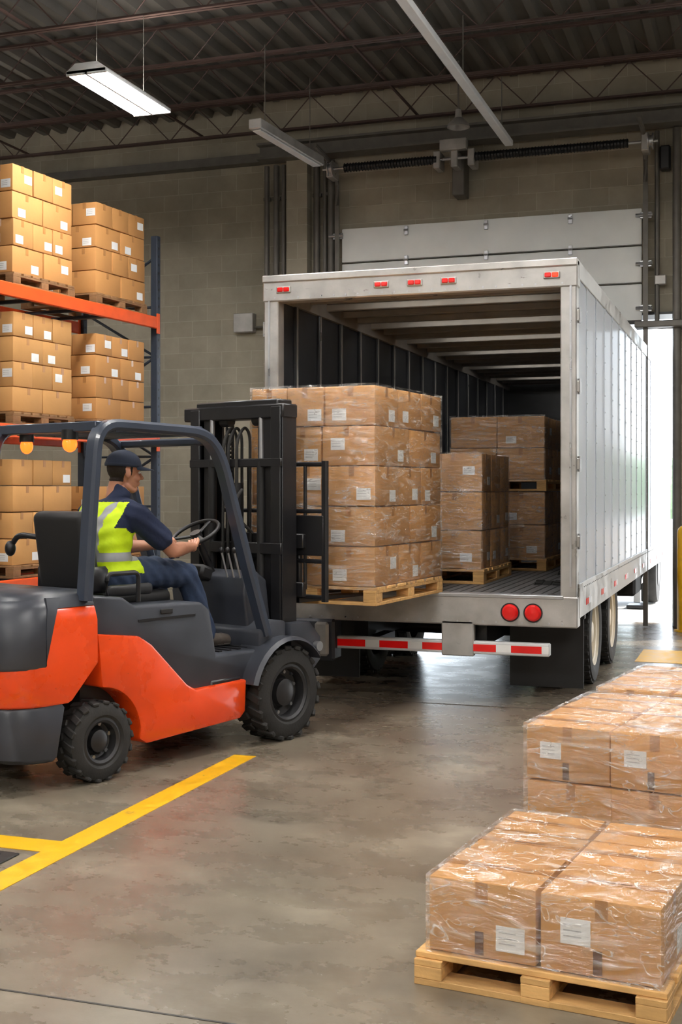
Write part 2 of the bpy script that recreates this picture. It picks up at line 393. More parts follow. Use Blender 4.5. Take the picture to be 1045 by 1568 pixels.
for x in (-10.2, -7.4, -4.3, -.6, 3): g.bb((x, YF+.1, 6.60), (x+.025, YB-.05, 6.625), 'joist')
g.obj('ceiling_bridging')
g = G()
g.bb((-6.5, 15.62, 6.36), (XR-.02, 15.9, 6.39), 'pipe'); g.bb((-6.5, 15.74, 6.2), (XR-.02, 15.77, 6.36), 'pipe'); g.bb((-6.5, 15.62, 6.17), (XR-.02, 15.9, 6.2), 'pipe')
g.bb((XL+.02, 16.2, 6.3), (-6.57, 16.38, 6.42), 'pipe')
g.obj('roof_edge_beam', smooth=0)

# ------------------------------------------------------------------ wall conduits, boxes, door
g = G()
for (x, y, r) in ((-6.47, 15.93, .035), (-6.33, 15.93, .04), (-6.22, 15.93, .03), (-5.74, 15.93, .045), (-5.62, 15.93, .03), (-5.52, 15.9, .05)):
    g.cyl((x, y, .02), (x, y, 6.15), r, 'pipe', 12)
    for z in (1.5, 3, 4.5, 5.7): g.box((x, y+.02, z), (r*2.8, .06, .05), 'pipe', .005)
g.obj('wall_conduits')
g = G(); g.bb((-7.12, 16.26, 3.93), (-6.82, 16.395, 4.2), 'galv', .01)
g.tube(fillet([(-6.82, 16.33, 4.0), (-6.6, 16.33, 4.0), (-6.6, 16.33, 3.6), (-6.6, 16.33, .05)], .06), .018, 'pipe')
g.obj('electrical_box')
E = empty('dock_door', (0, 0, 0))
g = G()
for i, z in enumerate((3.80, 4.27, 4.74)):
    g.bb((-5.35, 15.84, z), (-1.42, 15.89, z+.455), 'doorw', .012, 2)
    g.bb((-5.35, 15.835, z), (-1.42, 15.84, z+.008), 'pipe')
g.bb((-5.35, 15.835, 3.76), (-1.42, 15.89, 3.80), 'blackmat')
g.obj('door_panels', E)
g = G()
for x in (-4.45, -3.38, -2.3):
    for z in (4.27, 4.73, 5.12): g.box((x, 15.825, z-.005), (.05, .02, .12), 'steel', .004); g.cyl((x-.03, 15.81, z), (x+.03, 15.81, z), .012, 'steel', 8)
for x in (-5.4, -1.37):
    g.bb((x-.03, 15.78, .02), (x+.03, 15.80, 5.6), 'pipe'); g.bb((x-.03, 15.80, .02), (x-.015, 15.88, 5.6), 'pipe')
    for z in (3.95, 4.5, 5.1):
        g.box((x+.0, 15.83, z), (.14, .02, .08), 'steel', .004); g.cyl((x-.12, 15.8, z), (x+.08, 15.8, z), .02, 'steel', 8)
    g.tube(fillet([(x, 15.79, 5.5), (x, 15.79, 6.0), (x, 14.9, 6.08)], .35), .03, 'pipe', 8)
g.obj('door_tracks', E)
g = G()
g.cyl((-5.5, 15.5, 5.92), (-1.2, 15.5, 5.92), .018, 'steel', 10)
for a, b in ((-5.2, -3.95), (-3.45, -1.55)):
    n = int((b-a)/.02)
    g.cyl((a, 15.5, 5.92), (b, 15.5, 5.92), .05, 'black', 14)
    for i in range(0, n, 2): g.lathe([(.05, 0), (.062, .006), (.05, .012)], (a+i*.02, 15.5, 5.92), (1, 0, 0), 'black', 12)
for x in (-5.4, -3.95, -3.72, -3.5, -1.35): g.box((x, 15.6, 5.92), (.09, .26, .22), 'galv', .01)
g.bb((-3.80, 15.7, 5.5), (-3.64, 15.99, 6.12), 'pipe', .01)
g.box((-3.72, 15.46, 6.08), (.35, .12, .14), 'galv', .01)
for x in (-5.42, -1.32): g.lathe([(.03, 0), (.1, 0), (.1, .015), (.07, .02), (.07, .05), (.1, .055), (.1, .07), (.03, .07)], (x, 15.5, 5.92), (1, 0, 0), 'steel', 20)
g.obj('torsion_spring', E)
g = G()
g.cyl((-1.24, 15.9, 3.75), (-1.24, 15.9, 6.15), .03, 'pipe', 10); g.cyl((-1.0, 15.85, .02), (-1.0, 15.85, 6.15), .05, 'pipe', 12)
g.tube(fillet([(-1.24, 15.9, 3.85), (-1.24, 15.9, 3.72), (-1.05, 15.9, 3.72)], .05), .03, 'pipe')
g.box((-1.14, 15.9, 5.8), (.13, .16, .3), 'black', .02); g.box((-1.2, 15.92, 4.3), (.14, .1, .12), 'galv', .01)
g.bb((-1.5, 15.72, 3.70), (-.9, 15.98, 3.78), 'pipe', .01)
g.obj('jamb_conduit')
g = G(); g.bb((-1.06, 15.95, 0), (-1.03, 16.42, 3.9), 'black'); g.bb((-5.31, 15.95, 0), (-5.27, 16.42, 3.9), 'black'); g.bb((-5.3, 15.95, 3.88), (-1.04, 16.42, 3.91), 'black')
g.obj('trim_1', smooth=0)
g = G(); g.bb((1.28, 15.95, 0), (1.32, 16.42, 4.4), 'black'); g.bb((5.58, 15.95, 0), (5.62, 16.42, 4.4), 'black'); g.obj('trim_2', smooth=0)  # frame of the added unseen daylight opening
g = G(); g.lathe([(.001, 1.27), (.05, 1.265), (.085, 1.23), (.095, 1.18), (.095, .02), (.13, .02), (.13, 0), (.001, 0)], (-.88, 15.5, 0), (0, 0, 1), 'yellow', 24)
g.obj('bollard')

# ------------------------------------------------------------------ floor markings
g = G()
g.bb((-3.21, 2.0, .0005), (-3.06, 7.35, .003), 'yellow'); g.bb((-7.2, 5.09, .0005), (-3.21, 5.27, .003), 'yellow')
g.obj('floor_marking_line', smooth=0)
g = G(); g.bb((-1.2, 12.6, .0005), (.8, 13.6, .003), 'yellow'); g.obj('floor_marking_patch', smooth=0)
g = G(); g.bb((-6.5, 3.64, .0002), (6, 3.650, .0016), 'grate'); g.bb((-6.5, 9.64, .0002), (6, 9.65, .0016), 'grate'); g.obj('floor_joint', smooth=0)
g = G(); g.bb((-4.6, 4.60, .0005), (-3.28, 5.02, .01), 'grate', .003)
for i in range(11): g.bb((-4.55+.115*i, 4.65, .01), (-4.5+.115*i, 4.97, .014), 'grate')
g.obj('floor_drain_plate', smooth=0)

# ------------------------------------------------------------------ light fixtures
def fixture(loc, lit=True, sz=(.42, 1.35), name='ceiling_light_fixture', hang=6.55):  # builds the visible light and the added unseen ones
    e = empty(name, loc)
    g = G(); w, l = sz
    g.prism([(-w/2, -.0), (w/2, 0), (w/2, .03), (w*.28, .1), (-w*.28, .1), (-w/2, .03)], -l/2, l/2, 'white', .006)
    g.bb((-w/2, -l/2, -.012), (w/2, -l/2+.02, .03), 'white'); g.bb((-w/2, l/2-.02, -.012), (w/2, l/2, .03), 'white')
    g.bb((-.012, -l/2, -.014), (.012, l/2, .01), 'white')
    for y in (-l*.35, l*.35): g.cyl((0, y, .09), (0, y, hang-loc[2]), .004, 'pipe', 6)
    g.obj('housing', e)
    g = G()
    for sx in (-1, 1): g.bb((sx*(w*.27)-w*.2, -l/2+.03, -.008), (sx*(w*.27)+w*.2, l/2-.03, .0), 'tube', .003)
    g.obj('lamp_panel', e)
    g = G(); g.bb((-w*.2, -l*.45, .10), (w*.2, l*.45, .106), 'uplamp')  # glowing panel added to throw light up at the ceiling
    g.obj('uplight_slot', e)
    return e
fixture((-6.0, 10.95, 5.6))
for p in ((-6.2, 5.2, 5.6), (-6.0, 0.2, 5.6), (-2.2, 7.2, 5.6), (-1.8, 2.6, 5.6), (1.6, 5.6, 5.6), (2.0, .4, 5.6), (2.6, 11.0, 5.6), (-10.5, 7.0, 5.6), (-10.6, 12.8, 5.6),  # unseen fixtures added around the room to raise its brightness
          (-3.9, 9.2, 6.15), (-1.1, 9.4, 6.15)):  # pair added above the view to light the back wall and door
    fixture(p)
for p in ((-4.2, -3.2, 5.0), (3.0, -2.6, 5.0)):  # larger unseen fixtures added behind the camera as frontal fill
    fixture(p, sz=(.9, 1.8))
e = empty('strip_light_channel', (-5.1, 13.2, 5.62), math.radians(-4)); g = G()
g.bb((-.075, -.85, -.05), (.075, .85, .06), 'galv', .01); g.bb((-.05, -.8, -.065), (.05, .8, -.05), 'white', .004)
for y in (-.6, .6): g.cyl((0, y, .05), (0, y, .93), .005, 'pipe', 6)
g.obj('channel', e)
g = G(); g.bb((-2.96, 2.5, 5.86), (-2.86, 14.95, 5.93), 'white', .008)
for y in (4, 7, 10, 12.5, 14.5): g.cyl((-2.91, y, 5.92), (-2.91, y, 6.56), .006, 'pipe', 6)
g.obj('ceiling_conduit_run')
g = G(); g.lathe([(.0, .2), (.035, .2), (.045, .1), (.13, .02), (.14, -.02), (.12, -.02), (.02, .06)], (-3.55, 15.0, 6.18), (0, 0, 1), 'galv', 24); g.cyl((-3.55, 15, 6.3), (-3.55, 15, 6.98), .012, 'pipe', 8)
g.obj('dome_pendant')

# ------------------------------------------------------------------ pallets & stacked boxes
def pallet(g, w, l, h, k, z0=0):
    t = .2*h if h < .12 else .022
    nb = 7
    for i in range(nb):
        y = -l/2+l/nb*(i+.5); g.box((random.uniform(-.004, .004), y, z0+h-t/2), (w, l/nb*.8, t), k, .003)
    for x in (-w/2+.05, 0, w/2-.05):
        g.box((x, 0, z0+h-t*1.5), (.1, l, t*.98), k, .002); g.box((x, 0, z0+t*.5), (.1, l, t), k, .002)
        for y in (-l/2+.06, 0, l/2-.06): g.box((x, y, z0+h/2-t*.5), (.1, .12, h-3*t), k, .003)
    for y in (-l/2+.05, l/2-.05): g.box((0, y, z0+t*.5+.0005), (w*.998, .098, t), k, .002)

def stack(loc, yaw, layers, bz, W, Ln, ph=.13, pw=None, pl=None, wrap=True, k='card', pk='wood', wtop=False,
          xs=None, ys=None, seed=1, lab=.75, strap=False, lsz=(.11, .075), name='boxes_on_pallet', off=(0, 0)):
    rnd = random.Random(seed)
    E = empty(name, loc, yaw); pw = pw or W+.04; pl = pl or Ln+.04
    g = G(); pallet(g, pw, pl, ph, pk); g.obj('pallet', E)
    xs = xs or [[.5, .5], [.34, .33, .33]]; ys = ys or [[.5, .5], [.33, .34, .33]]
    g = G(); z = ph
    for L_ in range(layers):
        fx = xs[L_ % len(xs)]; fy = ys[L_ % len(ys)]; y = -Ln/2+off[1]
        for iy, b in enumerate(fy):
            x = -W/2+off[0]; dy = Ln*b
            for ix, a in enumerate(fx):
                dx = W*a; jx = rnd.uniform(-.006, .006); jy = rnd.uniform(-.006, .006)
                cx = x+dx/2+jx; cy = y+dy/2+jy; hh = bz-.005+rnd.uniform(-.004, .0)
                rz = rnd.uniform(-.01, .01)
                g.box((cx, cy, z+bz/2), (dx-.009, dy-.009, hh), k, .008, (0, 0, rz), 2)
                top = z+bz/2+hh/2
                if L_ == layers-1:
                    g.box((cx, cy, top), (dx-.02, .045, .003), 'tape')
                    g.box((cx+.001, cy, top+.0006), (dx*.3, .005, .0035), 'strap')
                outs = []
                if iy == 0: outs.append('f')
                if iy == len(fy)-1: outs.append('b')
                if ix == len(fx)-1: outs.append('r')
                if ix == 0: outs.append('l')
                for o in outs:
                    lw, lh = lsz; s = rnd.random(); ox = rnd.choice((.22, .26, -.2)); oz = rnd.choice((-.22, -.2, -.25, .05))
                    tz = z+bz/2+hh/2
                    if o in 'fb':
                        yy_ = cy+(-1 if o == 'f' else 1)*(dy/2-.004)
                        g.box((cx+rnd.uniform(-.02, .02), yy_, tz-.035), (.042, .003, .07), 'tape')
                        if strap and rnd.random() < .8: g.box((cx-dx*.02, yy_, z+bz*.2), (.03, .0035, bz*.3), 'strap')
                        if s < lab:
                            g.box((cx+dx*ox, yy_, z+bz/2+hh*oz), (lw, .004, lh), 'label')
                            for q in range(3): g.box((cx+dx*ox-lw*.1, yy_, z+bz/2+hh*oz+lh*(.25-.22*q)), (lw*.6, .0052, lh*.05), 'labelp')
                    else:
                        xx_ = cx+(-1 if o == 'l' else 1)*(dx/2-.004)
                        g.box((xx_, cy+rnd.uniform(-.02, .02), tz-.035), (.003, .042, .07), 'tape')
                        if s < lab*.8: g.box((xx_, cy+dy*ox, z+bz/2+hh*oz), (.004, lw, lh), 'label')
                x += dx
            y += dy
        z += bz
    g.obj('cardboard_boxes', E)
    if wrap:
        g = G(); n = 14; nz = max(4, layers*3); a = W/2+.006; b = Ln/2+.006
        def P(u):
            per = [(-a, -b), (a, -b), (a, b), (-a, b)]; i = int(u) % 4; t = u-int(u)
            p = per[i]; q = per[(i+1) % 4]; return (p[0]+(q[0]-p[0])*t, p[1]+(q[1]-p[1])*t)
        vs = []; fs = []; tot = 4*n; zt = ph+layers*bz+(.004 if wtop else .012)
        for iz in range(nz+1):
            zz = ph-.02+(zt-ph+.02)*iz/nz
            for iu in range(tot):
                x, y = P(iu/n); cr = (iu % n == 0)
                d = 0 if cr else rnd.uniform(-.002, .005)
                l_ = math.hypot(x, y); vs.append((x*(1+d/l_)+off[0], y*(1+d/l_)+off[1], zz+(rnd.uniform(-.003, .003) if iz < nz else 0)))
        for iz in range(nz):
            for iu in range(tot): fs.append((iz*tot+iu, iz*tot+(iu+1) % tot, (iz+1)*tot+(iu+1) % tot, (iz+1)*tot+iu))
        if wtop:
            o = len(vs); m_ = 10
            for i in range(m_+1):
                for j in range(m_+1): vs.append((-a+2*a*i/m_+off[0], -b+2*b*j/m_+off[1], zt+(rnd.uniform(0, .007) if 0 < i < m_ and 0 < j < m_ else 0)))
            for i in range(m_):
                for j in range(m_): fs.append((o+i*(m_+1)+j, o+(i+1)*(m_+1)+j, o+(i+1)*(m_+1)+j+1, o+i*(m_+1)+j+1))
        g.add(vs, fs, 'film'); g.obj('stretch_wrap', E)
    return E

R = math.radians
def place(corner, yaw_deg, W, Ln, z):
    c, s_ = math.cos(R(-yaw_deg)), math.sin(R(-yaw_deg))
    return (corner[0]+c*W/2-s_*Ln/2, corner[1]+s_*W/2+c*Ln/2, z)

stack((-3.018, 9.134, .879), R(-6), 5, .287, 1.0, 1.35, ph=.13, pw=1.02, pl=1.37,
      xs=[[.3, .3, .4], [.28, .3, .42]], ys=[[.33, .34, .33], [.5, .5]], seed=3, lab=.8, lsz=(.11, .085))
stack((-2.87, 11.5, .862), 0, 3, .345, 1.02, 1.24, ph=.13, xs=[[.5, .5]], ys=[[.33, .33, .34]], seed=5)
stack((-2.63, 13.4, .862), 0, 2, .345, 1.0, 1.1, ph=.13, xs=[[.5, .5]], ys=[[.5, .5]], seed=6)
stack((-2.63, 13.4, .862+.13+.69+.004), 0, 2, .33, 1.0, 1.1, ph=.12, xs=[[.5, .5]], ys=[[.5, .5]], seed=7)
stack(place((-1.127, 4.155), 7, .84, 1.02, 0), R(-7), 1, .262, .80, .97, ph=.11, pw=.86, pl=1.04, xs=[[.49, .51]], ys=[[.4, .3, .3]],
      wtop=True, seed=21, lab=1, strap=True, lsz=(.1, .085), off=(.01, -.005))
stack(place((-1.052, 5.72), 9.5, 1.2, 1.05, 0), R(-9.5), 2, .256, 1.18, 1.03, ph=.11, xs=[[.34, .33, .33]], ys=[[.34, .33, .33]],
      wtop=True, seed=22, lab=1, strap=True, lsz=(.1, .075))
stack(place((-.87, 6.88), 9.5, 1.2, 1.05, 0), R(-9.5), 2, .256, 1.18, 1.0, ph=.11, xs=[[.34, .33, .33]], ys=[[.34, .33, .33]],
      wtop=True, seed=23, lab=1, strap=True, lsz=(.1, .075))

# ------------------------------------------------------------------ pallet rack
RK = empty('pallet_rack', (-6.89, 13.5, 0), R(-5)); g = G(); BL = 3.35; D = 1.1
for y in (0, -BL):
    for x in (-.04, -D):
        g.bb((x-.045, y-.04, 0), (x+.045, y+.04, 4.75 if y == 0 else 5.2), 'rackblue', .006); g.bb((x-.08, y-.07, 0), (x+.08, y+.07, .012), 'rackblue')
        z = .2
        while z < 4.7: g.box((x+.046, y, z), (.004, .03, .03), 'black'); z += .1
    z = .3; f = 0
    while z < 4.4:
        g.bar([(-.04, y, z), (-D, y, z)], .03, .03, 'rackblue'); g.bar([(-.04 if f else -D, y, z), (-D if f else -.04, y, z+.6)], .03, .03, 'rackblue'); z += .6; f = 1-f
for z in (.80, 2.36, 3.77):
    for x in (0.0, -D-.03):
        g.bb((x-.02, -BL+.045, z-.14), (x+.03, -.045, z), 'orange', .008)
        for y in (-.05, -BL+.05): g.bb((x+.02, y-.03, z-.2), (x+.035, y+.03, z+.04), 'orange', .003)
    for y in (-.6, -1.1, -1.9, -2.4, -2.9): g.bb((-D, y-.03, z-.05), (-.02, y+.03, z-.02), 'rackblue')
g.obj('frame', RK)
cs, sn = math.cos(R(-5)), math.sin(R(-5))
def rk(x, y, z): return (-6.89+cs*x-sn*y, 13.5+sn*x+cs*y, z)
kw = dict(yaw=R(-5), pk='wood_old', wrap=False, lsz=(.12, .085), xs=[[.5, .5], [.34, .33, .33]], ys=[[.5, .5], [.33, .33, .34]])
stack(rk(-.55, -.72, 3.772), layers=4, bz=.255, W=1.0, Ln=1.0, seed=31, k='card2', **kw)
stack(rk(-.55, -2.16, 3.772), layers=4, bz=.275, W=1.0, Ln=1.0, seed=32, k='card2', **kw)
stack(rk(-.55, -.72, 2.362), layers=4, bz=.24, W=1.0, Ln=1.0, seed=33, k='card2', **kw)
stack(rk(-.55, -2.16, 2.362), layers=4, bz=.255, W=1.0, Ln=1.0, seed=34, **kw)
stack(rk(-.55, -.72, .802), layers=3, bz=.27, W=1.0, Ln=1.0, seed=35, k='card2', **kw)
stack(rk(-.55, -2.16, .802), layers=4, bz=.27, W=1.0, Ln=1.0, seed=36, **kw)
stack(rk(-.55, -2.16, 0), layers=2, bz=.22, W=1.0, Ln=1.0, seed=37, **kw)
stack(rk(-.55, -.72, 0), layers=2, bz=.22, W=1.0, Ln=1.0, seed=38, **kw)

# ------------------------------------------------------------------ trailer
T = empty('semi_trailer', (-2.66, 9.71, 0)); TL = 10.3; HT = 3.48; DK = .86
g = G()
for sx in (-1, 1):
    o = sx*1.3; i = sx*1.265
    g.bb((min(o, i), .1, .9), (max(o, i), TL, 3.42), 'trailer')
    y = .55
    while y < TL:
        g.bb((min(o, o+sx*.006), y-.03, .96), (max(o, o+sx*.006), y+.03, 3.36), 'trailer', .002)
        for q in range(16): g.box((o+sx*.007, y, 1.05+q*.15), (.006, .012, .012), 'steel')
        y += .61
    g.bb((min(o, o+sx*.012), .05, 3.34), (max(o, o+sx*.012), TL, HT), 'galv', .004)
    g.bb((min(o, o+sx*.014), .05, .70), (max(o, o+sx*.014), TL, .97), 'galv', .004)
    y = .3
    while y < TL-.2:
        g.box((o+sx*.017, y, .93), (.006, .01, .01), 'steel'); y += .1
    y = .5
    while y < TL-.4:
        g.box((o+sx*.0165, y, .80), (.004, .15, .05), 'red'); g.box((o+sx*.0165, y+.15, .80), (.004, .15, .05), 'white'); y += 1.0
g.obj('side_panels', T, smooth=0)
g = G()
for sx in (-1, 1):
    a = sx*1.264; b = sx*1.235
    g.bb((min(a, b), .12, DK), (max(a, b), TL-.05, 3.38), 'inner')
    y = .53
    while y < TL-.1:
        g.bb((min(b, b-sx*.025), y-.035, DK), (max(b, b-sx*.025), y+.035, 3.34), 'inner', .004)
        g.bb((min(b-sx*.025, b-sx*.03), y-.012, DK+.05), (max(b-sx*.025, b-sx*.03), y+.012, 3.3), 'galv'); y += .61
    g.bb((min(b, b-sx*.02), .12, DK), (max(b, b-sx*.02), TL-.1, DK+.25), 'deck')
g.bb((-1.235, TL-.1, DK), (1.235, TL, 3.4), 'inner')
g.obj('interior_liner', T, smooth=0)
g = G(); g.bb((-1.3, .1, 3.43), (1.3, TL, 3.47), 'roofskin')
y = .4
while y < TL-.1:
    g.prism([(-1.23, 3.43), (-1.23, 3.37), (1.23, 3.37), (1.23, 3.43)], y-.035, y+.035, 'bow', .006, 1); y += .46
g.bb((-1.24, .12, 3.3), (-1.2, TL-.1, 3.43), 'bow'); g.bb((1.2, .12, 3.3), (1.24, TL-.1, 3.43), 'bow')
g.obj('roof', T, smooth=0)
g = G()
for i in (1, 4, 7, 10, 14, 18): y = .4+.46*i+.045; g.bb((-.8, y, 3.405), (.8, y+.05, 3.425), 'led'); g.bb((-.82, y-.005, 3.42), (.82, y+.055, 3.43), 'steel')  # glowing strips added out of sight behind bows to brighten the trailer inside
g.obj('interior_lamps', T, smooth=0)
g = G(); g.bb((-1.26, .02, DK-.1), (1.26, TL, DK), 'deck')
n = 30
for i in range(n): g.box((-1.22+2.44*i/(n-1), TL/2, DK+.0005), (.012, TL-.3, .003), 'blackmat')
for x in (-.5, .5): g.bb((x-.06, .15, .45), (x+.06, TL-.2, DK-.1), 'black')
y = .4
while y < TL: g.bb((-1.25, y-.04, DK-.2), (1.25, y+.04, DK-.1), 'black'); y += .45
g.obj('deck_and_frame', T, smooth=0)
g = G()
for sx in (-1, 1):
    g.bb((sx*1.3, -.02, .63) if sx < 0 else (1.175, -.02, .63), (-1.175, .12, HT) if sx < 0 else (1.3, .12, HT), 'galv', .008)
    g.bb((sx*1.255-.008, -.028, .95), (sx*1.255+.008, -.02, 3.3), 'steel')
    for z in (1.3, 1.9, 2.5, 3.05): g.box((sx*1.305, .05, z), (.03, .1, .09), 'galv', .006); g.cyl((sx*1.315, .02, z-.06), (sx*1.315, .02, z+.06), .013, 'steel', 8)
g.bb((-1.31, -.03, 3.27), (1.31, .12, HT), 'galv', .01); g.bb((-1.31, -.045, HT-.05), (1.31, .1, HT+.01), 'galv', .008)
g.bb((-1.31, -.03, .63), (1.31, .12, DK+.012), 'galv', .01)
g.bb((-1.2, -.035, DK-.01), (1.2, .12, DK+.018), 'steel', .004)
for i in range(24): g.cyl((-1.2+i*.104, -.033, 3.30), (-1.2+i*.104, -.026, 3.30), .008, 'steel', 8)
for i in range(24): g.cyl((-1.2+i*.104, -.033, .66), (-1.2+i*.104, -.026, .66), .008, 'steel', 8)
g.obj('rear_frame', T)
g = G()
for x in (-1.12, -.27, .01, .29, 1.11):
    g.box((x, -.035, 3.365), (.13, .02, .055), 'galv', .006); g.box((x-.028, -.046, 3.365), (.05, .02, .036), 'red', .006); g.box((x+.028, -.046, 3.365), (.05, .02, .036), 'redlamp' if x > 1 else 'red', .006)
for x in (.785, .965):
    g.lathe([(.0, .045), (.05, .04), (.062, .025), (.066, 0), (.075, 0), (.075, -.01), (0, -.01)], (x, -.03, .74), (0, -1, 0), 'red', 28)
    g.lathe([(.066, .012), (.075, .012), (.075, 0), (.066, 0)], (x, -.03, .74), (0, -1, 0), 'blackmat', 28)
g.obj('tail_lamps', T)
g = G(); g.bb((-.66, -.02, .40), (1.09, .06, .50), 'white', .008)
x = -.65; f = 1
while x < 1.05: g.bb((x, -.024, .422), (min(x+(.24 if f else .12), 1.085), -.018, .478), 'red' if f else 'label'); x += .24 if f else .12; f = 1-f
for x in (.36,):
    g.bb((x-.13, -.03, .38), (x+.13, .05, .66), 'galv', .008)
for x in (-.36, .36): g.bb((x-.05, .05, .42), (x+.05, .5, .5), 'black')
g.bb((-1.08, -.08, .30), (-.66, .12, .64), 'fork_dark', .02); g.bb((-1.02, -.12, .34), (-.9, -.07, .62), 'blackmat', .02); g.bb((-.82, -.12, .34), (-.7, -.07, .62), 'galv', .02)
g.obj('underride_bumper', T)
g = G()
for sx in (-1, 1):
    g.bb((sx*.66, .60, .07), (sx*1.27, .615, .66), 'blackmat'); g.bb((sx*.64, .58, .64), (sx*1.28, .66, .70), 'black', .005)
for sx in (-1, 1):
    for yy in (1.42, 2.75):
        for xo, outer in ((1.14, 1), (.86, 0)):
            cx = sx*xo
            prof = [(.28, -.1), (.3, -.12), (.36, -.135), (.42, -.125), (.44, -.1), (.445, -.05), (.435, -.045), (.435, -.035), (.445, -.03), (.445, .03), (.435, .035), (.435, .045), (.445, .05), (.44, .1), (.42, .125), (.36, .135), (.3, .12), (.28, .1)]
            g.lathe(prof, (cx, yy, .445), (1, 0, 0), 'rubber', 40, closed=True)
            for k_ in range(40):
                a = 2*math.pi*k_/40
                g.box((cx+.085, yy+.44*math.cos(a), .445+.44*math.sin(a)), (.06, .03, .02), 'rubber', 0, (a-math.pi/2, 0, 0)); g.box((cx-.085, yy+.44*math.cos(a+.08), .445+.44*math.sin(a+.08)), (.06, .03, .02), 'rubber', 0, (a+.08-math.pi/2, 0, 0))
        o = sx*1.14
        g.lathe([(.29, .12), (.275, .1), (.25, .095), (.24, .03), (.2, .0), (.11, .02), (.11, .08), (.08, .1), (0, .1)], (o, yy, .445), (sx, 0, 0), 'cream', 36)
        for k_ in range(8):
            a = k_*math.pi/4; g.cyl((o+sx*.01, yy+.15*math.cos(a), .445+.15*math.sin(a)), (o+sx*.045, yy+.15*math.cos(a), .445+.15*math.sin(a)), .014, 'steel', 6)
for yy in (1.42, 2.75): g.cyl((-1.05, yy, .445), (1.05, yy, .445), .06, 'black', 14); g.box((0, yy, .6), (1.1, .12, .1), 'black', .01)
g.obj('rear_axles', T)
g = G()
for sx in (-1, 1):
    x = sx*.95
    g.bb((x-.07, 8.6, .35), (x+.07, 8.74, .9), 'galv', .008); g.bb((x-.05, 8.62, .08), (x+.05, 8.72, .4), 'steel', .005); g.bb((x-.14, 8.5, .0), (x+.14, 8.84, .05), 'black', .01)
    g.bar([(x, 8.67, .4), (x, 9.3, .85)], .05, .05, 'black')
g.cyl((-.95, 8.67, .65), (.95, 8.67, .65), .03, 'black'); g.cyl((1.05, 7.6, .62), (1.05, 6.9, .62), .14, 'black', 20); g.box((1.0, 5.6, .6), (.5, .8, .3), 'blackmat', .03)
for sx in (-1, 1):
    g.lathe([(.1, -.12), (.44, -.12), (.46, -.08), (.46, .08), (.44, .12), (.1, .12)], (sx*1.05, 9.6, .46), (1, 0, 0), 'rubber', 30, closed=True); g.cyl((sx*1.18, 9.6, .46), (sx*.9, 9.6, .46), .2, 'rim', 20)
g.obj('landing_gear', T)

# ------------------------------------------------------------------ forklift
FO = (-3.602, 8.112, 0); FY = math.atan2(.940, .341)
F = empty('forklift', FO, FY)
def tyre(g, c, r, w, rr, sy, lugs):
    g.lathe([(rr, -w*.42), (rr+.02, -w*.5), (r*.85, -w*.5), (r*.95, -w*.42), (r*.955, 0), (r*.95, w*.42), (r*.85, w*.5), (rr+.02, w*.5), (rr, w*.42)], c, (0, 1, 0), 'rubber', 40, closed=True)
    for i in range(lugs):
        for s in (-1, 1):
            a = 2*math.pi*(i+(.5 if s > 0 else 0))/lugs
            Mx = Matrix.Rotation(-a, 4, 'Y') @ Matrix.Translation((r*.955, s*w*.26, 0)) @ Matrix.Rotation(s*.35, 4, 'X')
            g.box(c, (r*.09, w*.5, 2*math.pi*r/lugs*.52), 'rubber', .006, Mx)
    g.lathe([(rr+.005, w*.44), (rr-.01, w*.46), (rr-.025, w*.4), (rr-.03, w*.1), (rr*.62, w*.02), (rr*.5, w*.12), (rr*.48, w*.3), (rr*.3, w*.38), (.0, w*.38)], c, (0, sy, 0), 'rim', 36)
    g.lathe([(rr+.01, -w*.3), (0, -w*.3)], c, (0, sy, 0), 'rim', 24)
    for i in range(6):
        a = i*math.pi/3+.3; x = c[0]+rr*.72*math.cos(a); z = c[2]+rr*.72*math.sin(a)
        g.cyl((x, c[1]+sy*w*.02, z), (x, c[1]+sy*w*.16, z), .013, 'steel', 6)
g = G()
for s in (-1, 1): tyre(g, (0, s*.48, .32), .32, .24, .19, s, 20)
g.obj('front_wheels', F)
g = G()
for s in (-1, 1): tyre(g, (-1.6, s*.46, .235), .235, .18, .135, s, 18)
g.obj('rear_wheels', F)

def foot(y, x0, xr, r, n=7):
    pts = [(x0, -y)]
    for i in range(n+1):
        a = i/n*math.pi/2; pts.append((xr+r-r*math.sin(a), -y+r-r*math.cos(a)))
    pts += [(p[0], -p[1]) for p in reversed(pts)]
    return pts
def slab(g, secs, k):
    vs = []; fs = []; n = len(secs[0][1])
    for z, pts in secs:
        for p in pts: vs.append((p[0], p[1], z))
    for i in range(len(secs)-1):
        for j in range(n): fs.append((i*n+j, i*n+(j+1) % n, (i+1)*n+(j+1) % n, (i+1)*n+j))
    fs.append(tuple(range(n))[::-1]); fs.append(tuple(range((len(secs)-1)*n, len(secs)*n)))
    g.add(vs, fs, k)
g = G()
slab(g, [(.17, foot(.50, -1.93, -2.15, .2)), (.20, foot(.525, -1.92, -2.20, .22)), (.47, foot(.53, -1.87, -2.24, .24)), (.49, foot(.52, -1.88, -2.23, .24))], 'fork_dark')
slab(g, [(.49, foot(.525, -1.84, -2.24, .24)), (.505, foot(.535, -1.82, -2.25, .24)), (.7, foot(.535, -1.63, -2.24, .25)), (.95, foot(.53, -1.63, -2.19, .27)), (1.02, foot(.505, -1.63, -2.15, .27)), (1.045, foot(.47, -1.63, -2.1, .26))], 'fork_orange')
slab(g, [(.70, foot(.525, -2.02, -2.255, .25)), (.72, foot(.54, -2.0, -2.265, .26)), (.93, foot(.538, -2.0, -2.22, .27)), (1.03, foot(.52, -1.98, -2.18, .27)), (1.09, foot(.48, -1.96, -2.12, .26))], 'fork_dark')
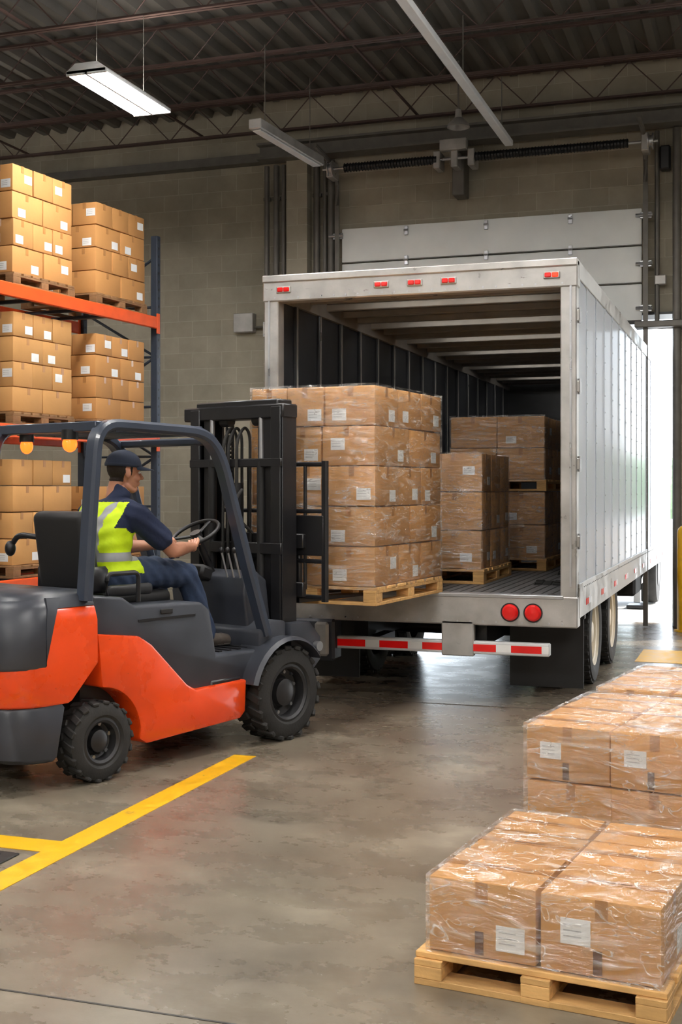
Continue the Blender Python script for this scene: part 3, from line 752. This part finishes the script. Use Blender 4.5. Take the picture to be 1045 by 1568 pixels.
slab(g, [(1.03, foot(.50, -1.63, -2.16, .27)), (1.09, foot(.48, -1.63, -2.13, .26)), (1.12, foot(.42, -1.66, -2.06, .24))], 'fork_dark')
for i in range(5): g.bb((-2.275, -.36, .76+i*.035), (-2.2, .36, .775+i*.035), 'blackmat')
g.box((-2.22, -.30, .3), (.08, .09, .07), 'yellow', .01)
g.cyl((-2.25, 0, .4), (-2.33, 0, .4), .04, 'black')
g.obj('counterweight', F, smooth=50)
def arc(cx, cz, r, a0, a1, n=8): return [(cx+r*math.cos(R(a0+(a1-a0)*i/n)), cz+r*math.sin(R(a0+(a1-a0)*i/n))) for i in range(n+1)]
g = G()
pr = [(-1.625, .86), (-1.30, .82), (-1.2, .76), (-.90, .48), (-.82, .44), (-.36, .45), (-.37, .24), (-.42, .20), (-1.24, .165), (-1.30, .2)]+arc(-1.6, .235, .31, 5, 88, 7)
g.prism(pr, -.53, .53, 'fork_orange', .014, 2)
g.obj('side_body', F, smooth=40)
g = G()
pr = [(-1.625, .84), (-1.625, 1.08), (-1.4, 1.06), (-1.3, 1.0), (-.74, .985), (-.66, .93), (-.60, .63), (-.12, .63), (-.05, .58), (-.05, .42), (-.8, .4), (-1.2, .72)]
g.prism(pr, -.49, .49, 'fork_dark', .02, 3)
g.prism([(-1.62, .30), (-1.62, .84), (-1.2, .8), (-.8, .45), (-.05, .45), (.02, .25), (-1.2, .2)], -.36, .36, 'black')
g.bb((-.66, -.5, .40), (-.38, -.47, .47), 'black', .01)
for i in range(5): g.bb((-.58+.09*i, -.4, .63), (-.55+.09*i, .4, .638), 'blackmat')
g.prism([(-.14, .62), (-.20, .98), (-.18, 1.12), (-.08, 1.15), (.03, 1.08), (.07, .8), (.07, .62)], -.36, .36, 'fork_dark', .025, 3)
g.prism([(-.2, .62), (-.2, .75), (-.08, .82), (.07, .80), (.07, .5), (-.2, .5)], -.50, .50, 'fork_dark', .02, 2)
g.box((-.30, .0, 1.13), (.12, .22, .1), 'blackmat', .02, (0, .3, 0))
g.bb((-1.28, -.496, .90), (-.80, -.488, .915), 'black'); g.box((-1.05, -.497, .95), (.1, .012, .03), 'blackmat', .004)
for s in (-1, 1):
    pts = arc(0, .32, .385, 165, 35, 12)
    vs = []; fs = []
    for (x, z) in pts:
        k = .94
        vs += [(x, s*.33, z), (x, s*.60, z), (x*k, s*.625, .32+(z-.32)*k), (x*k, s*.33, .32+(z-.32)*k)]
    for i in range(len(pts)-1):
        for j in range(4): fs.append((i*4+j, i*4+(j+1) % 4, i*4+4+(j+1) % 4, i*4+4+j))
    fs += [(0, 1, 2, 3), tuple(len(pts)*4-4+j for j in (3, 2, 1, 0))]
    g.add(vs, fs, 'fork_dark')
    g.cyl((-.32, s*.28, .56), (.14, s*.28, .62), .035, 'black', 12)
g.cyl((0, -.46, .32), (0, .46, .32), .09, 'black', 16); g.cyl((-1.6, -.44, .235), (-1.6, .44, .235), .06, 'black', 12)
g.tube(fillet([(-1.5, -.46, 1.07), (-1.5, -.46, 1.2), (-1.25, -.46, 1.2), (-1.25, -.46, 1.02)], .04), .014, 'black', 8)
g.obj('chassis', F, smooth=40)
g = G()
g.box((-1.06, 0, 1.01), (.60, .50, .10), 'blackmat', .045, None, 3)
g.box((-1.43, 0, 1.32), (.12, .48, .50), 'blackmat', .05, (0, -.15, 0), 4); g.box((-1.395, 0, 1.32), (.08, .36, .40), 'black', .035, (0, -.15, 0), 3)
for s in (-1, 1): g.box((-1.18, s*.30, 1.08), (.36, .06, .07), 'blackmat', .025, None, 3); g.box((-1.38, s*.235, 1.15), (.16, .05, .16), 'black', .02)
g.tube(fillet([(-1.46, .2, 1.4), (-1.54, .33, 1.42), (-1.54, .4, 1.35)], .05), .018, 'black'); g.ell((-1.55, .4, 1.33), (.035, .035, .05), 'black')
g.obj('seat', F, smooth=50)
g = G()
for s in (-1, 1):
    y = s*.50
    path = fillet([(-1.70, y, 1.06), (-1.66, y, 1.6), (-1.60, s*.48, 2.09), (-.70, s*.46, 2.07), (-.55, s*.465, 1.93), (-.31, s*.475, 1.22), (-.13, s*.485, .72)], .16, 7)
    g.bar(path, .065, .10, 'fork_guard', up=(0, 1, 0))
for x in (-1.56, -1.44, -1.3, -1.16, -1.02, -.88, -.74):
    w = .07 if x in (-1.56, -.74) else .025
    g.bb((x-w/2, -.47, 2.045), (x+w/2, .47, 2.105), 'fork_guard', .006)
g.bb((-.62, -.46, 1.99), (-.56, .46, 2.04), 'fork_guard', .01)
g.obj('overhead_guard', F, smooth=40)
g = G()
g.ell((-1.58, -.22, 1.975), (.045, .045, .05), 'amber'); g.cyl((-1.58, -.22, 2.0), (-1.58, -.22, 2.06), .05, 'black')
g.ell((-1.50, .30, 1.975), (.04, .04, .05), 'amber'); g.cyl((-1.50, .30, 2.0), (-1.50, .30, 2.06), .045, 'black')
g.obj('warning_lamps', F)
g = G()
def chan(x, y, z0, z1, w, d, s):
    g.bb((x-d/2, y-.012, z0), (x+d/2, y+.012, z1), 'black', .003)
    for e in (-1, 1): g.bb((x+e*d/2-.012, min(y, y-s*w), z0), (x+e*d/2+.012, max(y, y-s*w), z1), 'black', .003)
for s in (-1, 1):
    chan(.16, s*.44, .14, 2.28, .09, .15, s)
    chan(.175, s*.33, .16, 2.31, .07, .12, s)
    g.cyl((.10, s*.24, .3), (.10, s*.24, 1.9), .032, 'blackmat', 14); g.cyl((.10, s*.24, 1.9), (.10, s*.24, 2.25), .018, 'steel', 12)
    g.tube(fillet([(.17, s*.16, .7), (.17, s*.16, 2.18), (.2, s*.16, 2.22), (.23, s*.16, 2.18), (.23, s*.16, 1.2)], .03), .012, 'blackmat', 6)
    z = .8
    while z < 2.15: g.box((.205, s*.16, z), (.012, .03, .018), 'rim'); z += .03
    g.cyl((.17, s*.12, 2.2), (.17, s*.20, 2.2), .045, 'rim', 16)
g.bb((.08, -.46, 2.20), (.24, .52, 2.30), 'black', .01); g.bb((.09, -.40, 2.27), (.25, .40, 2.335), 'black', .01)
g.bb((.09, -.45, .22), (.22, .45, .36), 'black', .01); g.bb((.07, -.45, 1.25), (.10, .45, 1.33), 'black', .006); g.bb((.07, -.45, 1.86), (.10, .45, 1.92), 'black', .006)
g.cyl((.11, .0, .4), (.11, 0, 1.75), .045, 'blackmat', 16)
for yy in (-.04, .04, .09): g.tube(fillet([(.2, yy, 1.0), (.2, yy, 2.1), (.14, yy, 2.16), (.06, yy, 2.05), (.05, yy, .7)], .08), .011, 'rubber', 8)
g.box((.09, -.38, 1.35), (.01, .05, .07), 'label')
g.tube(fillet([(.05, -.1, 1.7), (-.08, -.15, 1.62), (-.1, -.2, 1.5), (.05, -.2, 1.4)], .08), .012, 'rubber', 8)
g.obj('mast', F, smooth=40)
g = G()
for z in (1.0, 1.34): g.bb((.245, -.50, z-.05), (.285, .42, z+.05), 'black', .006)
for s in (-1, 1): g.bb((.2, s*.25-.02, .88), (.27, s*.25+.02, 1.42), 'black', .006)
y0, y1 = -.66, .45
for y in (y0, y1): g.bar([(.295, y, .92), (.295, y, 1.9)], .05, .035, 'black')
for y in (-.48, -.30, -.12, .06, .24): g.bar([(.295, y, 1.0), (.295, y, 1.88)], .022, .025, 'black')
for z in (.95, 1.2, 1.55, 1.88): g.bar([(.295, y0, z), (.295, y1, z)], .03, .03, 'black')
g.bb((.275, -.66, 1.24), (.30, -.40, 1.52), 'black', .004)
for y in (-.38, -.02):
    g.bb((.285, y-.055, .90), (.325, y+.055, 1.38), 'black', .008)
    g.prism([(.285, .903), (1.25, .903), (1.30, .912), (.325, .945), (.285, .97)], y-.055, y+.055, 'black', .003, 1)
g.prism([(.1, .42), (.32, .42), (.42, .5), (.42, .66), (.3, .78), (.1, .78)], -.52, -.30, 'fork_dark', .012, 2); g.prism([(.1, .42), (.32, .42), (.42, .5), (.42, .66), (.3, .78), (.1, .78)], .30, .52, 'fork_dark', .012, 2)
g.cyl((.36, -.56, .6), (.36, -.28, .6), .035, 'steel')
g.obj('fork_carriage', F, smooth=40)
g = G(); SC = Vector((-.31, 0, 1.40)); sn_ = Vector((-.5, 0, .866)); u1 = Vector((0, -1, 0)); u2 = Vector((-.866, 0, -.5))
ring = [SC+.17*(math.cos(t)*u1+math.sin(t)*u2) for t in [2*math.pi*i/40 for i in range(40)]]
g.tube(ring, .0135, 'blackmat', 10, up=sn_, closed=True)
for a in (R(-90), R(30), R(150)): g.bar([SC-.02*sn_, SC+.165*(math.cos(a)*u1+math.sin(a)*u2)], .03, .012, 'blackmat', up=sn_)
g.cyl(SC-.035*sn_, SC+.008*sn_, .04, 'black'); g.cyl(SC-.03*sn_, SC-.34*sn_+Vector((.0, 0, 0)), .026, 'black')
for i, y in enumerate((-.20, -.26, -.32)): g.cyl((-.2, y, 1.1), (-.26, y, 1.28), .007, 'steel', 8); g.ell((-.262, y, 1.29), (.016, .016, .022), 'black', 12, 8)
g.obj('steering_wheel', F, smooth=50)

# ------------------------------------------------------------------ driver
D_ = empty('forklift_driver', FO, FY)
g = G()
g.loft([(-1.14, 0, 1.05, .12, .165), (-1.14, 0, 1.09, .155, .20), (-1.14, 0, 1.16, .165, .21), (-1.16, 0, 1.25, .16, .205), (-1.165, 0, 1.34, .158, .21), (-1.15, 0, 1.43, .162, .225), (-1.12, 0, 1.51, .148, .23), (-1.085, 0, 1.575, .115, .195), (-1.04, 0, 1.62, .078, .12), (-1.01, 0, 1.645, .052, .06)], 'skin', 28)
bones = []
def bn(a, b, r0, r1, reg): bones.append((Vector(a), Vector(b), reg)); g.caps(a, b, r0, r1)
for s in (-1, 1):
    bn((-1.08, s*.17, 1.56), (-1.05, s*.24, 1.525), .072, .078, 'sleeve')
    bn((-1.05, s*.24, 1.525), (-.90, s*.285, 1.39), .08, .070, 'sleeve')
    bn((-.90, s*.285, 1.39), (-.80, s*.29, 1.305), .053, .048, 'arm')
    bn((-.80, s*.29, 1.305), (-.69, s*.25, 1.315), .049, .049, 'arm')
    bn((-.69, s*.25, 1.315), (-.505, s*.175, 1.322), .048, .029, 'arm')
    bn((-1.12, s*.105, 1.15), (-.84, s*.145, 1.165), .118, .105, 'leg')
    bn((-.84, s*.145, 1.165), (-.57, s*.175, 1.135), .105, .08, 'leg')
    bn((-.57, s*.175, 1.135), (-.50, s*.18, .98), .08, .074, 'leg')
    bn((-.50, s*.18, .98), (-.385, s*.182, .735), .076, .062, 'leg')
bn((-1.03, 0, 1.60), (-.985, 0, 1.70), .064, .060, 'neck')
bones.append((Vector((-1.15, 0, 1.24)), Vector((-1.10, 0, 1.55)), 'torso'))
body = remesh(g, 'body', .008, 5)
me = body.data
for k in ('vest', 'navy', 'skin', 'jeans', 'silver'): me.materials.append(M[k])
def segd(p, a, b):
    d = b-a; t = max(0, min(1, (p-a).dot(d)/d.length_squared)); return (p-(a+d*t)).length, t
def region(p):
    y = abs(p.y)
    if p.z < 1.17: return 'leg'
    if p.x > -1.0 and p.z < 1.28: return 'leg' if (p.x > -.5 or p.z < 1.264 or y < .2) and y < .34 else 'arm'
    best = None; bd = 9
    for a, b, rg in bones:
        if rg == 'leg': continue
        d = segd(p, a, b)[0]
        if rg == 'torso': d -= .14
        elif rg == 'sleeve': d -= .02
        if d < bd: bd = d; best = rg
    if best == 'neck': return 'skin' if p.z > 1.645 else 'collar'
    if best == 'arm': return 'arm' if p.x > -.94 else 'torso'
    if best == 'sleeve' and y > .215: return 'sleeve'
    return 'torso'
nrm = [v.normal.copy() for v in me.vertices]
for v, n in zip(me.vertices, nrm):
    rg = region(v.co)
    if rg == 'torso': v.co += n*(.010+.004*math.sin(v.co.z*70+v.co.y*30))
    elif rg == 'sleeve': v.co += n*(.006+.003*math.sin(v.co.z*90+v.co.x*60))
    elif rg == 'leg': v.co += n*(.004*math.sin(v.co.x*75+v.co.z*60)+.002)
idx = {'vest': 0, 'navy': 1, 'skin': 2, 'jeans': 3, 'silver': 4}
for p in me.polygons:
    c = p.center; rg = region(c); y = abs(c.y)
    if rg == 'torso':
        k = 'vest'
        if 1.25 < c.z < 1.305: k = 'silver'
        elif 1.305 <= c.z and .095 < y < .148: k = 'silver'
        if c.z > 1.622: k = 'navy'
        if c.x > -1.02 and c.z > 1.44 and y < (c.z-1.44)*.5: k = 'navy'
        if y > .215 and c.z > 1.46: k = 'navy'
    elif rg in ('sleeve', 'collar'): k = 'navy'
    elif rg in ('arm', 'skin'): k = 'skin'
    else: k = 'jeans'
    p.material_index = idx[k]
body.parent = D_
for s in (-1, 1):
    g = G(); y = s*.182
    g.caps((-.40, y, .78), (-.39, y, .70), .056, .054, 'boot'); g.caps((-.40, y, .69), (-.24, y+s*.01, .677), .050, .042, 'boot'); g.caps((-.26, y+s*.01, .68), (-.18, y+s*.015, .668), .046, .037, 'boot')
    b = remesh(g, 'boot_r' if s < 0 else 'boot_l', .007, 3); b.data.materials.append(M['boot']); b.data.materials.append(M['sole'])
    for p in b.data.polygons: p.material_index = 1 if p.center.z < .652 else 0
    for v in b.data.vertices:
        if v.co.z < .641: v.co.z = .641
    b.parent = D_
for s in (-1, 1):
    g = G()
    pal = [(.0, .022, .020), (.03, .032, .018), (.06, .038, .016), (.085, .040, .013)]
    for i in range(len(pal)-1):
        for t in (-1, -.33, .33, 1):
            a = pal[i]; c = pal[i+1]; g.caps((a[0], t*(a[1]-a[2]*.6), 0), (c[0], t*(c[1]-c[2]*.6), 0), a[2]*.8, c[2]*.8)
    fl = [(.030, .95), (.011, 1.05), (-.009, 1.0), (-.028, .82)]
    for (y, q) in fl:
        p0 = (.083, y, 0); p1 = (.083+.030*q, y*1.08, .002); p2 = (.083+.040*q, y*1.1, -.026*q); p3 = (.083+.018*q, y*1.08, -.046*q)
        g.caps(p0, p1, .0098, .009); g.caps(p1, p2, .009, .008); g.caps(p2, p3, .008, .0068)
    g.caps((.022, .02, -.006), (.05, .045, -.018), .014, .011); g.caps((.05, .045, -.018), (.078, .046, -.036), .0105, .0085); g.caps((.078, .046, -.036), (.098, .036, -.043), .0085, .007)
    g.caps((-.02, 0, 0), (.02, 0, 0), .024, .022)
    if s > 0: g.v = [(v[0], -v[1], v[2]) for v in g.v]
    h = remesh(g, 'hand_r' if s < 0 else 'hand_l', .0032, 3); h.data.materials.append(M['skin'])
    th = R(50)
    rim = SC+.17*(math.cos(th)*Vector((0, s, 0))+math.sin(th)*u2)
    xh = -(math.cos(th)*Vector((0, s, 0))+math.sin(th)*u2); zh = sn_.copy(); yh = zh.cross(xh)
    org = rim-xh*.100+zh*.024
    Mx = Matrix((xh, yh, zh)).transposed().to_4x4(); Mx.translation = org
    h.parent = D_; h.matrix_local = Mx
H_ = empty('head', (-.955, 0, 1.815), 0, D_); H_.rotation_euler = (0, R(4), R(-20))
H_.scale = (1.1, 1.1, 1.08)
g = G()
g.ell((-.008, 0, .028), (.098, .077, .095), 'skin'); g.ell((.028, 0, -.04), (.064, .057, .08), 'skin'); g.ell((.062, 0, -.098), (.026, .03, .022), 'skin')
g.caps((.088, 0, .008), (.111, 0, -.028), .008, .0125); g.ell((.1, .012, -.033), (.01, .009, .008), 'skin'); g.ell((.1, -.012, -.033), (.01, .009, .008), 'skin')
for s in (-1, 1):
    g.ell((.06, s*.036, -.03), (.03, .025, .03), 'skin'); g.caps((.083, s*.012, .022), (.072, s*.045, .02), .011, .009)
    g.ell((-.008, s*.079, -.008), (.019, .009, .032), 'skin', rot=(0, -.15, s*.3)); g.caps((.0, s*.045, -.085), (.05, s*.02, -.105), .02, .02)
g.caps((.087, -.018, -.06), (.087, .018, -.06), .008, .008); g.caps((.084, -.016, -.072), (.084, .016, -.072), .009, .009)
g.caps((-.03, 0, -.06), (-.05, 0, -.16), .056, .054)
hd = remesh(g, 'face', .0042, 3); hd.data.materials.append(M['skin']); hd.data.materials.append(M['hair']); hd.data.materials.append(M['lip'])
for v in hd.data.vertices:
    c = v.co
    if c.z > -.055 and (c.x < -.022-.2*max(0, -c.z) and abs(c.y) < .082) or (c.z > .03 and c.x < .05): v.co += v.normal*.004
for p in hd.data.polygons:
    c = p.center; k = 0
    if c.z > -.06 and c.x < -.024 or (c.z > .03 and c.x < .05) or (c.z > -.02 and -.03 < c.x < .022 and abs(c.y) > .06 and abs(c.y) < .0785 and c.x > .008): k = 1
    if c.x > .088 and -.078 < c.z < -.054 and abs(c.y) < .022: k = 2
    p.material_index = k
hd.parent = H_
g = G()
for s in (-1, 1): g.ell((.078, s*.03, .003), (.0125, .0135, .010), 'eyew', 16, 10); g.ell((.0885, s*.031, .003), (.003, .0055, .0055), 'hair', 10, 8); g.caps((.092, s*.014, .026), (.082, s*.044, .026), .003, .0025, 'hair')
g.obj('eyes', H_)
g = G(); vs = []; fs = []; n = 32; rr_ = 9
for i in range(rr_+1):
    ph_ = math.pi/2*i/rr_
    for j in range(n):
        a = 2*math.pi*j/n; vs.append((-.010+.110*math.cos(a)*math.cos(ph_), .088*math.sin(a)*math.cos(ph_), .035+.098*math.sin(ph_)**.9))
for i in range(rr_):
    for j in range(n): fs.append((i*n+j, i*n+(j+1) % n, (i+1)*n+(j+1) % n, (i+1)*n+j))
g.add(vs, fs, 'cap')
g.lathe([(1, 0), (1.02, .004), (1.02, .016), (1, .02)], (0, 0, 0), (0, 0, 1), 'cap', n)
k0 = len(g.v)-4*n
for i in range(k0, len(g.v)): x, y, z = g.v[i]; g.v[i] = (-.010+.110*x, .088*y, .030+z)
vs = []; fs = []; m_ = 14
for i in range(m_+1):
    a = R(-62+124*i/m_); cx = math.cos(a); sy = math.sin(a)
    for (q, dz) in ((.0, .0), (1, 0), (1, -.005), (0, -.005)):
        ext = .085*q*max(0, math.cos(a*1.35))
        vs.append((-.010+.108*cx+ext, .086*sy*(1+.02*q), .042+dz-.014*q-.012*sy*sy*q))
for i in range(m_):
    for j in range(4): fs.append((i*4+j, i*4+(j+1) % 4, i*4+4+(j+1) % 4, i*4+4+j))
g.add(vs, fs, 'cap'); g.ell((-.01, 0, .134), (.009, .009, .006), 'cap', 10, 6)
g.obj('baseball_cap', H_, smooth=60)

# ------------------------------------------------------------------ distant greenery outside
g = G(); rnd = random.Random(4)
for i in range(26):
    x = -14+i*2.1; g.ell((x, 78+rnd.uniform(-2, 2), 1.2+rnd.uniform(0, 1)), (1.9, 1.5, 2.2+rnd.uniform(0, 1)), 'green', 14, 10)
g.obj('tree_line')

# ------------------------------------------------------------------ world, sun, camera
W_ = bpy.data.worlds.new('sky'); S.world = W_; W_.use_nodes = True
nt = W_.node_tree; bg = nt.nodes['Background']
sky = nt.nodes.new('ShaderNodeTexSky')
try:
    sky.sky_type = 'NISHITA'; sky.sun_disc = False; sky.sun_elevation = R(42); sky.sun_rotation = R(60); sky.dust_density = 3
except Exception: pass
mx = nt.nodes.new('ShaderNodeMix'); mx.data_type = 'RGBA'; mx.inputs[0].default_value = .55
nt.links.new(sky.outputs[0], mx.inputs[6]); mx.inputs[7].default_value = (7.2, 8.0, 8.9, 1)
nt.links.new(mx.outputs[2], bg.inputs['Color']); bg.inputs['Strength'].default_value = 1.0
sl = bpy.data.lights.new('sun', 'SUN'); sl.energy = 7; sl.angle = R(2); sl.color = (1, .96, .9)
so = bpy.data.objects.new('sun', sl); COL.objects.link(so)
so.rotation_euler = Vector((.75, .45, .8)).to_track_quat('Z', 'Y').to_euler(); so.location = (10, 25, 15)

cam = bpy.data.cameras.new('camera'); co = bpy.data.objects.new('camera', cam); COL.objects.link(co)
co.location = (0, 0, 1.7); co.rotation_euler = (R(90), 0, R(18.7))
cam.sensor_fit = 'VERTICAL'; cam.sensor_height = 36; cam.lens = 1909/1568*36; cam.shift_y = -34/1568
cam.clip_end = 300
S.camera = co
S.view_settings.view_transform = 'Standard'
try: S.view_settings.look = 'None'
except Exception: pass
S.view_settings.exposure = 0.1
